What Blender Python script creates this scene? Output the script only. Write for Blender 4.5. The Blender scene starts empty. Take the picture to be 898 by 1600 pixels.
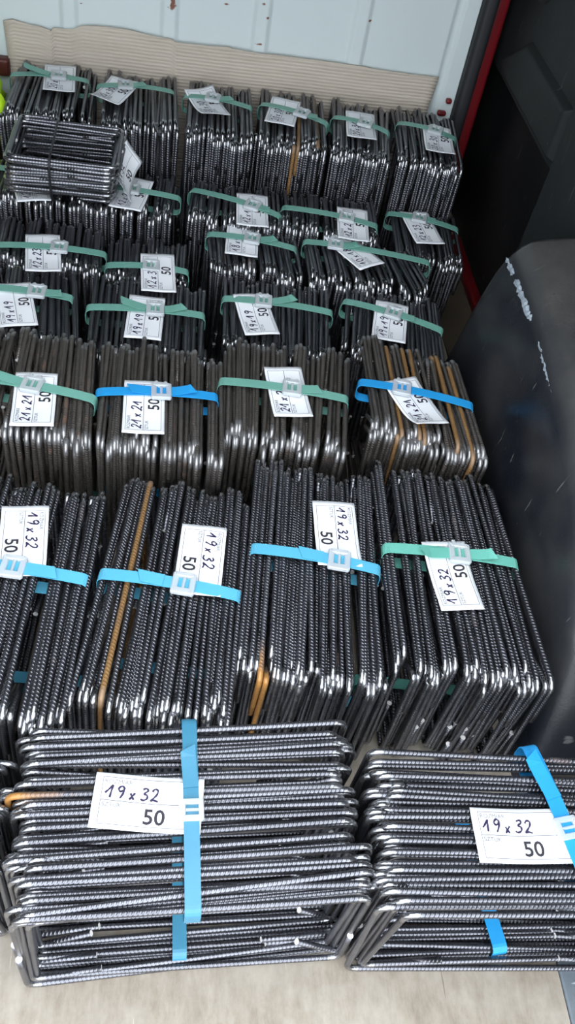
import bpy, math, random
from mathutils import Vector, Matrix, Euler
import numpy as np

# ------------------------------------------------------------------ camera, sky, exposure
sc = bpy.context.scene
COL = sc.collection
S = 0.01                                   # everything below is written in centimetres

def setup_camera():
    p, r, yaw = math.radians(47.983), math.radians(12.157), math.radians(12.833)
    F = Vector((math.sin(yaw)*math.cos(p), math.cos(yaw)*math.cos(p), -math.sin(p)))
    R = Vector((math.cos(yaw), -math.sin(yaw), 0)); U = R.cross(F)
    R2 = R*math.cos(r) + U*math.sin(r); U2 = -R*math.sin(r) + U*math.cos(r)
    cd = bpy.data.cameras.new('camera'); co = bpy.data.objects.new('camera', cd); COL.objects.link(co)
    M = Matrix((R2, U2, -F)).transposed().to_4x4(); M.translation = Vector((0, 0, 104.07))*S
    co.matrix_world = M
    cd.sensor_fit = 'VERTICAL'; cd.sensor_height = 24.0; cd.lens = 24.0*1382.0/1600.0
    cd.clip_start = 0.01
    sc.camera = co
setup_camera()

world = bpy.data.worlds.new('overcast'); sc.world = world; world.use_nodes = True
bg = world.node_tree.nodes['Background']
bg.inputs['Color'].default_value = (0.86, 0.93, 1.0, 1); bg.inputs['Strength'].default_value = 5.4
sc.view_settings.view_transform = 'Standard'; sc.view_settings.look = 'None'
sc.view_settings.gamma = 1.0; sc.view_settings.use_curve_mapping = False
sc.view_settings.exposure = 0.0
sc.cycles.max_bounces = 8; sc.cycles.diffuse_bounces = 5

rnd = random.Random(7)

# ------------------------------------------------------------------ materials
def mat(name):
    m = bpy.data.materials.new(name); m.use_nodes = True
    return m, m.node_tree.nodes, m.node_tree.links, m.node_tree.nodes['Principled BSDF']
def nd(nodes, t, **kw):
    n = nodes.new(t)
    for k, v in kw.items(): setattr(n, k, v)
    return n
def mth(nodes, links, op, a, b=None, clamp=False):
    n = nodes.new('ShaderNodeMath'); n.operation = op; n.use_clamp = clamp
    for i, v in enumerate((a, b)):
        if v is None: continue
        if isinstance(v, (int, float)): n.inputs[i].default_value = v
        else: links.new(v, n.inputs[i])
    return n.outputs[0]
def mixc(nodes, links, fac, a, b):
    n = nodes.new('ShaderNodeMix'); n.data_type = 'RGBA'
    if isinstance(fac, (int, float)): n.inputs[0].default_value = fac
    else: links.new(fac, n.inputs[0])
    for i, v in ((6, a), (7, b)):
        if isinstance(v, tuple): n.inputs[i].default_value = (*v, 1)
        else: links.new(v, n.inputs[i])
    return n.outputs[2]
def noise(nodes, links, vec, scale, detail=3, rough=0.55):
    n = nodes.new('ShaderNodeTexNoise'); n.inputs['Scale'].default_value = scale
    n.inputs['Detail'].default_value = detail; n.inputs['Roughness'].default_value = rough
    if vec is not None: links.new(vec, n.inputs['Vector'])
    return n.outputs['Fac']
def ramp(nodes, links, fac, lo, hi):
    n = nodes.new('ShaderNodeMapRange'); n.inputs[1].default_value = lo; n.inputs[2].default_value = hi
    n.clamp = True; links.new(fac, n.inputs[0]); return n.outputs[0]
def plain(name, col, rough=0.5, metal=0.0, var=0.0, scale=60.0, bump=0.0):
    m, N, L, B = mat(name)
    B.inputs['Roughness'].default_value = rough; B.inputs['Metallic'].default_value = metal
    tc = N.new('ShaderNodeTexCoord'); f = noise(N, L, tc.outputs['Object'], scale)
    c = mixc(N, L, f, tuple(c*(1-var) for c in col), tuple(min(1, c*(1+var)) for c in col))
    L.new(c, B.inputs['Base Color'])
    if bump:
        b = N.new('ShaderNodeBump'); b.inputs['Strength'].default_value = 1; b.inputs['Distance'].default_value = bump
        L.new(f, b.inputs['Height']); L.new(b.outputs[0], B.inputs['Normal'])
    return m

def steel(name, dark, light, patch, patch_amt, metal=0.9, rough=0.4, scraped=0.6):
    """ribbed reinforcing bar: UV.x runs along the bar in centimetres, UV.y around it"""
    m, N, L, B = mat(name)
    uv = N.new('ShaderNodeUVMap'); uv.uv_map = 'UVMap'
    sp = N.new('ShaderNodeSeparateXYZ'); L.new(uv.outputs[0], sp.inputs[0])
    bend = N.new('ShaderNodeAttribute'); bend.attribute_name = 'bend'
    oi = N.new('ShaderNodeObjectInfo')
    tc = N.new('ShaderNodeTexCoord')
    off = N.new('ShaderNodeVectorMath'); off.operation = 'ADD'
    cmb = N.new('ShaderNodeCombineXYZ'); r100 = mth(N, L, 'MULTIPLY', oi.outputs['Random'], 57.0)
    L.new(r100, cmb.inputs[0]); L.new(r100, cmb.inputs[1]); L.new(tc.outputs['Object'], off.inputs[0]); L.new(cmb.outputs[0], off.inputs[1])
    vec = off.outputs[0]
    # oblique ribs
    ph = mth(N, L, 'ADD', mth(N, L, 'DIVIDE', sp.outputs[0], 0.44), mth(N, L, 'MULTIPLY', sp.outputs[1], 2.0))
    rib = mth(N, L, 'SINE', mth(N, L, 'MULTIPLY', ph, 2*math.pi))
    rib = ramp(N, L, rib, -0.2, 0.9)
    seam = mth(N, L, 'ABSOLUTE', mth(N, L, 'SINE', mth(N, L, 'MULTIPLY', sp.outputs[1], 2*math.pi)))
    seam = ramp(N, L, seam, 0.12, 0.55)
    keep = mth(N, L, 'SUBTRACT', 1.0, mth(N, L, 'MULTIPLY', bend.outputs['Fac'], 0.85))
    h = mth(N, L, 'MULTIPLY', mth(N, L, 'MULTIPLY', rib, seam), keep)
    fine = noise(N, L, vec, 900, 2)
    h2 = mth(N, L, 'ADD', h, mth(N, L, 'MULTIPLY', fine, 0.25))
    bp = N.new('ShaderNodeBump'); bp.inputs['Strength'].default_value = 1.0; bp.inputs['Distance'].default_value = 0.00042
    L.new(h2, bp.inputs['Height']); L.new(bp.outputs[0], B.inputs['Normal'])
    n1 = noise(N, L, vec, 35, 4, 0.65)
    c = mixc(N, L, n1, dark, light)
    c = mixc(N, L, mth(N, L, 'MULTIPLY', oi.outputs['Random'], 0.35), c, tuple(x*0.55 for x in dark))
    n2 = ramp(N, L, noise(N, L, vec, 14, 5, 0.7), 0.56, 0.72)
    pr = ramp(N, L, mth(N, L, 'FRACT', mth(N, L, 'MULTIPLY', oi.outputs['Random'], 7.31)), 1.0-patch_amt, 1.0)
    pf = mth(N, L, 'MULTIPLY', n2, pr)
    c = mixc(N, L, pf, c, patch)
    c = mixc(N, L, mth(N, L, 'MULTIPLY', bend.outputs['Fac'], scraped), c, (0.44, 0.44, 0.45))   # mill scale cracked off the bends
    L.new(c, B.inputs['Base Color'])
    L.new(mth(N, L, 'MULTIPLY', mth(N, L, 'SUBTRACT', 1.0, pf), metal), B.inputs['Metallic'])
    rr = mth(N, L, 'ADD', mth(N, L, 'MULTIPLY', n1, 0.18), rough-0.09)
    rr = mth(N, L, 'SUBTRACT', rr, mth(N, L, 'MULTIPLY', bend.outputs['Fac'], 0.08))
    rr = mth(N, L, 'ADD', rr, mth(N, L, 'MULTIPLY', pf, 0.3))
    L.new(rr, B.inputs['Roughness'])
    return m

RUST = (0.16, 0.06, 0.02)
M_STEEL = steel('ribbed_steel', (0.12, 0.12, 0.135), (0.29, 0.29, 0.318), RUST, 0.06, 0.95, 0.33)
M_BROWN = steel('weathered_steel', (0.10, 0.089, 0.082), (0.22, 0.195, 0.178), (0.17, 0.075, 0.035), 0.6, 0.8, 0.46)
M_RUST = steel('rusty_steel', (0.19, 0.095, 0.035), (0.36, 0.20, 0.07), (0.10, 0.06, 0.04), 0.9, 0.25, 0.62, 0.12)
M_RUSTEND = steel('steel_with_rusty_end', (0.12, 0.12, 0.135), (0.29, 0.29, 0.318), RUST, 0.0)
def rusty_end(m):
    N, L = m.node_tree.nodes, m.node_tree.links; B = N['Principled BSDF']
    tc = N.new('ShaderNodeTexCoord'); sp = N.new('ShaderNodeSeparateXYZ'); L.new(tc.outputs['Object'], sp.inputs[0])
    f = ramp(N, L, mth(N, L, 'ADD', sp.outputs[1], mth(N, L, 'MULTIPLY', noise(N, L, tc.outputs['Object'], 60), 0.06)), -0.075, -0.115)
    src = B.inputs['Base Color'].links[0].from_socket; L.new(mixc(N, L, f, src, (0.38, 0.18, 0.05)), B.inputs['Base Color'])
    src = B.inputs['Metallic'].links[0].from_socket; L.new(mth(N, L, 'MULTIPLY', src, mth(N, L, 'SUBTRACT', 1.0, mth(N, L, 'MULTIPLY', f, 0.85))), B.inputs['Metallic'])
rusty_end(M_RUSTEND)
M_CUT = plain('sheared_bar_end', (0.80, 0.77, 0.74), 0.5, 0.1, 0.2, 300)
M_CUTR = plain('sheared_bar_end_rusty', (0.75, 0.48, 0.24), 0.55, 0.1, 0.2, 300)
M_PAPER = plain('paper_tag', (0.86, 0.87, 0.90), 0.65, 0, 0.02, 20)
M_INK = plain('black_print', (0.025, 0.022, 0.03), 0.6)
M_GREY = plain('grey_print', (0.13, 0.13, 0.155), 0.6)
M_PEN = plain('marker_pen', (0.022, 0.014, 0.055), 0.5)
def strap_mat(name, c):
    m, N, L, B = mat(name)
    tc = N.new('ShaderNodeTexCoord'); uv = N.new('ShaderNodeUVMap')
    ck = N.new('ShaderNodeTexChecker'); ck.inputs['Scale'].default_value = 7.0; L.new(uv.outputs[0], ck.inputs[0])
    L.new(mixc(N, L, noise(N, L, tc.outputs['Object'], 25), tuple(x*0.86 for x in c), tuple(min(1, x*1.1) for x in c)), B.inputs['Base Color'])
    B.inputs['Roughness'].default_value = 0.38
    b = N.new('ShaderNodeBump'); b.inputs['Distance'].default_value = 0.0001; b.inputs['Strength'].default_value = 0.5
    L.new(ck.outputs['Fac'], b.inputs['Height']); L.new(b.outputs[0], B.inputs['Normal'])
    return m
M_STRAP = {'blue': strap_mat('blue_strapping', (0.02, 0.30, 0.66)), 'pale': strap_mat('pale_blue_strapping', (0.10, 0.42, 0.60)),
           'teal': strap_mat('steel_blue_strapping', (0.05, 0.215, 0.33)),
           'green': strap_mat('green_strapping', (0.16, 0.38, 0.31)), 'mint': strap_mat('mint_strapping', (0.15, 0.47, 0.38))}
def buckle_mat():
    m, N, L, B = mat('frosted_plastic')
    B.inputs['Base Color'].default_value = (0.86, 0.90, 0.93, 1); B.inputs['Roughness'].default_value = 0.28
    B.inputs['Transmission Weight'].default_value = 0.55; B.inputs['IOR'].default_value = 1.4
    return m
M_BUCKLE = buckle_mat()
M_WIRE = plain('black_tie_wire', (0.012, 0.012, 0.014), 0.5)

# ------------------------------------------------------------------ mesh helpers
def mesh_obj(name, verts, faces, mats, parent=None, smooth=False, mi=None, uvs=None, loc=None):
    me = bpy.data.meshes.new(name)
    me.from_pydata([(v[0]*S, v[1]*S, v[2]*S) for v in verts], [], faces)
    for m in (mats if isinstance(mats, (list, tuple)) else [mats]): me.materials.append(m)
    if mi is not None: me.polygons.foreach_set('material_index', mi)
    if smooth: me.polygons.foreach_set('use_smooth', [True]*len(me.polygons))
    if uvs is not None:
        l = me.uv_layers.new(name='UVMap')
        l.data.foreach_set('uv', [c for f in faces for i in f for c in uvs[i]])
    me.update()
    o = bpy.data.objects.new(name, me); COL.objects.link(o)
    if parent: o.parent = parent
    if loc is not None: o.location = Vector(loc)*S
    return o
def box_geo(x0, x1, y0, y1, z0, z1):
    v = [(x, y, z) for z in (z0, z1) for y in (y0, y1) for x in (x0, x1)]
    f = [(0, 2, 3, 1), (4, 5, 7, 6), (0, 1, 5, 4), (2, 6, 7, 3), (1, 3, 7, 5), (0, 4, 6, 2)]
    return v, f
class Geo:
    def __init__(s): s.v = []; s.f = []; s.mi = []
    def add(s, v, f, m=0):
        b = len(s.v); s.v += list(v); s.f += [tuple(i+b for i in q) for q in f]; s.mi += [m]*len(f)
    def box(s, *a, m=0): s.add(*box_geo(*a), m=m)
    def obj(s, name, mats, parent=None, smooth=False, loc=None): return mesh_obj(name, s.v, s.f, mats, parent, smooth, s.mi, None, loc)
def bevel(o, w, seg=2, ang=35):
    b = o.modifiers.new('bevel', 'BEVEL'); b.width = w*S; b.segments = seg; b.limit_method = 'ANGLE'; b.angle_limit = math.radians(ang)
    for p in o.data.polygons: p.use_smooth = True
    w_ = o.modifiers.new('normals', 'WEIGHTED_NORMAL'); w_.keep_sharp = True
    return o
def tube_geo(pts, r, sides=8, closed=False):
    P = [Vector(p) for p in pts]; n = len(P); v = []; f = []; up = None
    for i in range(n):
        a = P[(i-1) % n] if (closed or i > 0) else P[i]; b = P[(i+1) % n] if (closed or i < n-1) else P[i]
        t = (b-a).normalized()
        if up is None: up = t.orthogonal().normalized()
        up = (up - t*up.dot(t)).normalized(); w = t.cross(up)
        for k in range(sides):
            q = 2*math.pi*k/sides; v.append(P[i] + up*math.cos(q)*r + w*math.sin(q)*r)
    for i in range(n if closed else n-1):
        j = (i+1) % n
        for k in range(sides):
            l = (k+1) % sides; f.append((i*sides+k, i*sides+l, j*sides+l, j*sides+k))
    if not closed: f.append(tuple(range(sides))[::-1]); f.append(tuple(range((n-1)*sides, n*sides)))
    return v, f
def empty(name, loc, label, cat, group=None):
    o = bpy.data.objects.new(name, None); COL.objects.link(o); o.location = Vector(loc)*S; o.empty_display_size = 0.05
    tag(o, label, cat, group); return o
def tag(o, label, cat, group=None):
    o['label'] = label; o['category'] = cat
    if group: o['group'] = group
    return o
def struct(o): o['kind'] = 'structure'; return o

# ------------------------------------------------------------------ the van
def wood_floor():
    m, N, L, B = mat('worn_plywood')
    tc = N.new('ShaderNodeTexCoord'); mp = N.new('ShaderNodeMapping'); L.new(tc.outputs['Object'], mp.inputs[0])
    mp.inputs['Scale'].default_value = (3.2, 1.0, 1)
    g = noise(N, L, mp.outputs[0], 22, 7, 0.72); g2 = noise(N, L, tc.outputs['Object'], 9, 6, 0.68)
    c = mixc(N, L, ramp(N, L, g, 0.30, 0.70), (0.20, 0.16, 0.12), (0.34, 0.295, 0.24))
    c = mixc(N, L, mth(N, L, 'MULTIPLY', ramp(N, L, g2, 0.45, 0.70), 0.8), c, (0.37, 0.335, 0.285))
    g3 = ramp(N, L, noise(N, L, tc.outputs['Object'], 26, 5, 0.7), 0.60, 0.76)
    c = mixc(N, L, mth(N, L, 'MULTIPLY', g3, 0.55), c, (0.22, 0.175, 0.13))
    for k, (sx, sy, rot, lo, col, am) in enumerate(((60, 2.6, 0.10, 0.715, (0.15, 0.11, 0.08), 0.7), (50, 3.5, 0.7, 0.73, (0.62, 0.56, 0.46), 0.7), (42, 2.4, -0.35, 0.73, (0.60, 0.52, 0.42), 0.6))):
        mp2 = N.new('ShaderNodeMapping'); L.new(tc.outputs['Object'], mp2.inputs[0]); mp2.inputs['Scale'].default_value = (sx, sy, 1)
        mp2.inputs['Rotation'].default_value = (0, 0, rot); mp2.inputs['Location'].default_value = (k*3.3, k*1.7, 0)
        sc_ = ramp(N, L, noise(N, L, mp2.outputs[0], 3.2, 2, 0.5), lo, lo+0.03)
        c = mixc(N, L, mth(N, L, 'MULTIPLY', sc_, am), c, col)
    L.new(c, B.inputs['Base Color']); B.inputs['Roughness'].default_value = 0.6
    b = N.new('ShaderNodeBump'); b.inputs['Distance'].default_value = 0.0006; b.inputs['Strength'].default_value = 0.6
    L.new(g, b.inputs['Height']); L.new(b.outputs[0], B.inputs['Normal'])
    return m
def painted_wall():
    m, N, L, B = mat('white_painted_steel')
    tc = N.new('ShaderNodeTexCoord'); co = tc.outputs['Object']
    c = mixc(N, L, noise(N, L, co, 4, 5, 0.6), (0.51, 0.575, 0.57), (0.60, 0.66, 0.655))
    d = ramp(N, L, noise(N, L, co, 16, 6, 0.75), 0.60, 0.78)
    c = mixc(N, L, mth(N, L, 'MULTIPLY', d, 0.35), c, (0.42, 0.44, 0.42))
    wob = noise(N, L, co, 90, 3)
    for (x, z, r, sz) in ((-0.8, 42.6, 0.7, 1.4), (15.4, 37.6, 0.6, 0.4), (16.6, 42.3, 0.3, 0.8), (35.6, 44.0, 0.35, 0.6), (-17, 40.6, 0.3, 0.4), (15.7, 44.6, 0.5, 0.5), (8.8, 43.6, 0.4, 0.5)):
        vm = N.new('ShaderNodeVectorMath'); vm.operation = 'SUBTRACT'; L.new(co, vm.inputs[0]); vm.inputs[1].default_value = (x*S, 0, z*S)
        v2 = N.new('ShaderNodeVectorMath'); v2.operation = 'MULTIPLY'; L.new(vm.outputs[0], v2.inputs[0]); v2.inputs[1].default_value = (100/r, 0, 100/(r*sz))
        ln = N.new('ShaderNodeVectorMath'); ln.operation = 'LENGTH'; L.new(v2.outputs[0], ln.inputs[0])
        s_ = ramp(N, L, mth(N, L, 'ADD', ln.outputs['Value'], mth(N, L, 'MULTIPLY', mth(N, L, 'SUBTRACT', wob, 0.5), 3.2)), 1.0, 0.6)
        c = mixc(N, L, s_, c, (0.17, 0.06, 0.03))
    L.new(c, B.inputs['Base Color']); B.inputs['Roughness'].default_value = 0.4
    return m
def scuffed_plastic(name, base, dust, amt, rough=0.4, scale=7):
    m, N, L, B = mat(name)
    tc = N.new('ShaderNodeTexCoord'); co = tc.outputs['Object']
    n1 = noise(N, L, co, scale, 5, 0.6)
    f = mth(N, L, 'MULTIPLY', ramp(N, L, n1, 0.42, 0.75), amt)
    c = mixc(N, L, f, base, dust)
    mp = N.new('ShaderNodeMapping'); L.new(co, mp.inputs[0]); mp.inputs['Scale'].default_value = (10, 45, 6); mp.inputs['Rotation'].default_value = (0.6, 0.2, 0.3)
    s_ = ramp(N, L, noise(N, L, mp.outputs[0], 3.0, 2, 0.5), 0.70, 0.74)
    c = mixc(N, L, mth(N, L, 'MULTIPLY', s_, 0.5), c, tuple(min(1, x*1.8+0.08) for x in dust))
    sp = ramp(N, L, noise(N, L, co, 150, 2, 0.5), 0.76, 0.80)
    c = mixc(N, L, mth(N, L, 'MULTIPLY', sp, 0.5), c, (0.5, 0.48, 0.45))
    B.inputs['Specular IOR Level'].default_value = 0.35
    L.new(c, B.inputs['Base Color'])
    L.new(mth(N, L, 'ADD', mth(N, L, 'MULTIPLY', n1, 0.25), rough-0.1), B.inputs['Roughness'])
    b = N.new('ShaderNodeBump'); b.inputs['Distance'].default_value = 0.0006; b.inputs['Strength'].default_value = 0.5
    L.new(noise(N, L, co, 260, 2), b.inputs['Height']); L.new(b.outputs[0], B.inputs['Normal'])
    return m
M_FLOOR = wood_floor(); M_WALL = painted_wall()
M_ARCH = None
def dust_and_toplight(m):
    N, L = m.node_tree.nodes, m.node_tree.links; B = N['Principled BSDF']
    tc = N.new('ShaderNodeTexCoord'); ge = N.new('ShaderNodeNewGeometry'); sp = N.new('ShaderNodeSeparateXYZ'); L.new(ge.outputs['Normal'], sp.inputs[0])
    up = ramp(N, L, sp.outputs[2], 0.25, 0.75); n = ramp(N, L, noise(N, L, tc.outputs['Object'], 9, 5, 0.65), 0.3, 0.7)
    f = mth(N, L, 'MULTIPLY', up, mth(N, L, 'ADD', 0.35, mth(N, L, 'MULTIPLY', n, 0.55)))   # dust, plus sky light on upward faces put into the colour
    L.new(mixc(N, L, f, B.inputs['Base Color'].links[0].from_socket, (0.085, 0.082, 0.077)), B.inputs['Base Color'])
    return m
M_ARCH = dust_and_toplight(scuffed_plastic('scuffed_black_plastic', (0.010, 0.012, 0.017), (0.075, 0.072, 0.068), 0.55, 0.28, 5))
M_DOOR = scuffed_plastic('grained_black_plastic', (0.013, 0.0155, 0.0165), (0.020, 0.022, 0.022), 0.5, 0.6)
M_DOORLOW = scuffed_plastic('dirty_black_sheet', (0.008, 0.0085, 0.010), (0.035, 0.033, 0.032), 0.6, 0.5, 5)
M_SEAL = plain('black_rubber_seal', (0.012, 0.012, 0.014), 0.6, 0, 0.2)
M_RED = plain('red_body_paint', (0.13, 0.005, 0.008), 0.3, 0, 0.15, 20)
M_LINING = plain('grey_headliner', (0.03, 0.03, 0.03), 0.8, 0, 0.08, 10)
M_SIDE = plain('grey_side_lining', (0.06, 0.063, 0.066), 0.6, 0, 0.1, 10)
M_PLATE = plain('dark_brown_plate', (0.085, 0.066, 0.045), 0.7, 0, 0.3, 12)
M_ASPHALT = plain('grey_asphalt', (0.06, 0.06, 0.06), 0.9, 0, 0.2, 30)

WY = 175.0                                    # face of the bulkhead
g = Geo(); g.v = [(-75, -4, 0), (47.4, -4, 0), (47.4, 46, 0), (66.5, 46, 0), (66.5, 190, 0), (-75, 190, 0)]; g.v += [(x, y, -2.0) for x, y, z in g.v]; g.f = [(0, 1, 2, 3, 4, 5), (11, 10, 9, 8, 7, 6)] + [(i, i+6, (i+1) % 6+6, (i+1) % 6) for i in range(6)]; g.mi = [0]*8
struct(g.obj('floor', M_FLOOR))
g = Geo(); g.box(-900, 900, -1200, 900, -70, -62)
struct(g.obj('ground', M_ASPHALT))
# bulkhead: pressed sheet with upright ribs
def bulkhead():
    prof = [(-75, 0)]
    for xc in (-37, -19.2, -1.2, 15.6, 34.0):
        prof += [(xc-1.7, 0), (xc-1.0, -0.55), (xc+1.0, -0.55), (xc+1.7, 0)]
    prof += [(50.9, 0), (51.5, 0.55), (52.3, 0.55), (52.9, 0), (55.6, 0)]
    n = len(prof); v = []; f = []
    for z in (0, 66):  # unseen top cut off so the bars reflect darkness behind it
        v += [(x, WY+y, z) for x, y in prof]
    v += [(x, WY+2.0, z) for z in (0, 66) for x in (prof[0][0], prof[-1][0])]
    for i in range(n-1): f.append((i, i+1, n+i+1, n+i))
    a = 2*n
    f += [(n-1, a+1, a+3, 2*n-1), (a, 0, n, a+2), (a+1, a, a+2, a+3)]
    o = mesh_obj('wall_back', v, f, M_WALL); struct(o); return bevel(o, 0.25, 2, 15)
WB = bulkhead()
# bright red plastic clips at the foot of the bulkhead edge
for (x, z, sx) in ((53.4, 28.9, 0.9), (54.2, 31.4, 0.6)):
    g = Geo(); g.box(x-sx, x+sx, WY-1.2, WY, z-0.5, z+0.5)
    bevel(g.obj('retaining_clip', M_RED, WB), 0.4, 3)
g = Geo(); g.box(55.6, 58.4, WY-2.2, WY+6, 0, 125); struct(bevel(g.obj('trim_1', M_SEAL), 1.0, 3))
g = Geo(); g.box(58.4, 61.2, WY+0.5, WY+8, 0, 125); struct(bevel(g.obj('trim_2', M_RED), 0.8, 3))
g = Geo(); g.box(63.0, 65.6, 131, WY+0.5, 0, 2.2); struct(bevel(g.obj('trim_3', M_RED), 0.8, 3))
g = Geo(); g.box(55.2, 62.9, 124, 172.5, 0, 0.5); struct(g.obj('trim_6', M_PLATE))  # added dark brown plate over the plywood floor beyond the arch
# roof and sides
g = Geo(); g.box(-79, 80, 72, 234, 125, 129); struct(g.obj('ceiling', M_LINING))  # unseen roof, rear edge set back so open sky lights the front row
g = Geo(); g.box(-79, 80, 230, 234, -6, 125); struct(g.obj('sky_block_front', M_SIDE))  # added unseen dark wall, keeps sky from leaking in behind the bulkhead
g = Geo(); g.box(-75, 70, 190, 230, -6, -2); struct(g.obj('trim_7', M_SIDE))
g = Geo(); g.box(-79, -75, -4, 230, -2, 125); struct(g.obj('wall_left', M_SIDE))
g = Geo(); g.v = [(60.6, -4, 0), (60.6, 134.5, 0), (60.6, 129.5, 129), (60.6, -4, 129), (64, -4, 0), (64, 134.5, 0), (64, 129.5, 129), (64, -4, 129)]
g.f = [(0, 1, 2, 3), (7, 6, 5, 4), (1, 5, 6, 2), (0, 3, 7, 4), (3, 2, 6, 7), (0, 4, 5, 1)]; g.mi = [0]*6
struct(bevel(g.obj('wall_right', M_DOOR), 0.8, 2))
# side door seen from inside: lower sheet, trim panel with a pressed recess
def side_door():
    g = Geo(); g.box(66.6, 70, 126, 230, -6, 125)
    d = struct(g.obj('door_1', M_DOORLOW))
    X = 66.6
    # trim panel above the waist edge
    out = [(136, 37.2), (185, 37.2), (188.6, 41), (188.6, 124), (136, 124)]
    rec = [(137, 38.6), (172, 38.6), (174, 40.4), (166.5, 46.2), (163.5, 48), (137, 48)]
    def loop(pts, x): return [(x, y, z) for y, z in pts]
    g = Geo(); v = loop(out, X) + loop(out, X-3.6); n = len(out)
    f = [tuple(range(n, 2*n))] + [(i, (i+1) % n, n+(i+1) % n, n+i) for i in range(n)]
    g.add(v, f); o = bevel(g.obj('trim_panel', M_DOOR, d), 0.5, 2)
    g = Geo(); n = len(rec); v = loop(rec, X-3.5) + loop([(y+(0.9 if y < 150 else -0.9), z+(0.7 if z < 41 else -0.9)) for y, z in rec], X-5.0)
    f = [tuple(range(n, 2*n))] + [(i, (i+1) % n, n+(i+1) % n, n+i) for i in range(n)]
    g.add(v, f); bevel(g.obj('pressed_panel', M_DOOR, d), 0.5, 2)
    # recessed cup with the catch, high on the panel
    cy, cz = 165.5, 57.0
    g = Geo(); ring = []
    for R, x in ((3.4, X-3.6), (3.1, X-4.3), (2.4, X-4.3), (2.0, X-3.7)):
        ring += [(x, cy+R*1.25*math.cos(a*math.pi/10), cz+R*math.sin(a*math.pi/10)) for a in range(20)]
    f = [(k*20+i, k*20+(i+1) % 20, (k+1)*20+(i+1) % 20, (k+1)*20+i) for k in range(3) for i in range(20)] + [tuple(range(60, 80))]
    g.add(ring, f); c = g.obj('catch_cup', M_SEAL, d, True)
    g = Geo(); g.box(X-5.0, X-3.7, cy-1.3, cy+1.3, cz-0.6, cz+0.6); bevel(g.obj('catch', M_SEAL, c), 0.3, 2)
side_door()

# wheel arch cover
def fold_height(y):
    K = [(46.5, 2.0), (48, 6.5), (50.5, 13), (54, 19.5), (60, 26), (68, 30.8), (80, 34.8), (92, 36.8), (104, 37.2), (119, 37.0)]
    for (a, za), (b, zb) in zip(K, K[1:]):
        if a <= y <= b: t = (y-a)/(b-a); return za+(zb-za)*t
    return K[-1][1] if y > 119 else K[0][1]
def wheel_arch():
    ys = [46.5, 47.2, 48, 49.2, 50.5, 52.2, 54, 57, 60, 64, 68, 74, 80, 86, 92, 98, 104, 108, 110.2, 111.3]
    prof = [(47.5, 0, 118.5), (47.9, .25, 117.8), (48.4, .5, 116.4), (48.9, .72, 115), (49.35, .88, 113.6), (49.75, .95, 112.8), (50.2, .99, 112.3),
            (51.0, 1.03, 112), (52.2, 1.06, 111.8), (54.5, 1.08, 111.6), (57, 1.09, 111.6), (59.9, 1.10, 111.6)]
    rows = []
    for (x, k, ye) in prof:
        row = []
        for y in ys:
            yy = 46.5 + (y-46.5)*(ye-1.2-46.5)/(111.3-46.5)
            wob = 0.2*math.sin(yy*0.13+k*7) if 0.1 < k < 1.2 else 0
            row.append((x+wob, yy, fold_height(yy)*k))
        z = row[-1][2]; up = k > 0.9
        row += [(x+0.35, ye-0.45, z-(0.1 if up else 0)), (x+1.2 if x < 58.5 else 60.2, ye, z-(0.5 if up else 0)), (60.3, ye+0.05, max(0, z-(0.8 if up else 0)))]
        rows.append(row)
    n = len(rows[0]); v = [p for r in rows for p in r]
    f = [(k*n+i, (k+1)*n+i, (k+1)*n+i+1, k*n+i+1) for k in range(len(rows)-1) for i in range(n-1)]
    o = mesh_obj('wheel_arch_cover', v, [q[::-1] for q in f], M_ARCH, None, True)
    tag(o, 'black plastic wheel arch cover with a white scuffed fold, right of the bundles', 'wheel arch')
    # bare scuffs along the fold: raised, torn plastic fibres
    r2 = random.Random(3); M = plain('scuffed_white_plastic', (0.27, 0.31, 0.35), 0.8, 0, 0.6, 400)
    for y0, y1, w in ((112.0, 107.6, 0.42), (106.4, 97.0, 0.5), (92.5, 90.5, 0.2), (90.4, 82.5, 0.36)):
        V = []; F = []; n = int((y0-y1)/0.4)
        for i in range(n+1):
            y = y0-(y0-y1)*i/n; x = 49.95; z = fold_height(y)*0.965; ww = 0.8*w*r2.uniform(0.35, 1.3)*(0.3 if i in (0, n) else 1); dz = r2.uniform(-0.12, 0.12)
            V += [(x-0.06-0.6*ww, y, z-0.8*ww+dz), (x-0.16, y, z+0.14+dz), (x-0.02+0.7*ww, y, z+0.75*ww+dz)]
        for i in range(n):
            for k in (0, 1): F.append((3*i+k, 3*i+k+1, 3*i+4+k, 3*i+3+k))
        mesh_obj('scuff', V, F, M, o)['label'] = 'white scuffed streak'
wheel_arch()
g = Geo(); g.box(47.5, 66, -4, 46, -2.0, 0.25)
struct(bevel(g.obj('trim_5', scuffed_plastic('grey_sill_plastic', (0.10, 0.12, 0.14), (0.26, 0.28, 0.30), 0.6, 0.4)), 0.25, 2))

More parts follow.
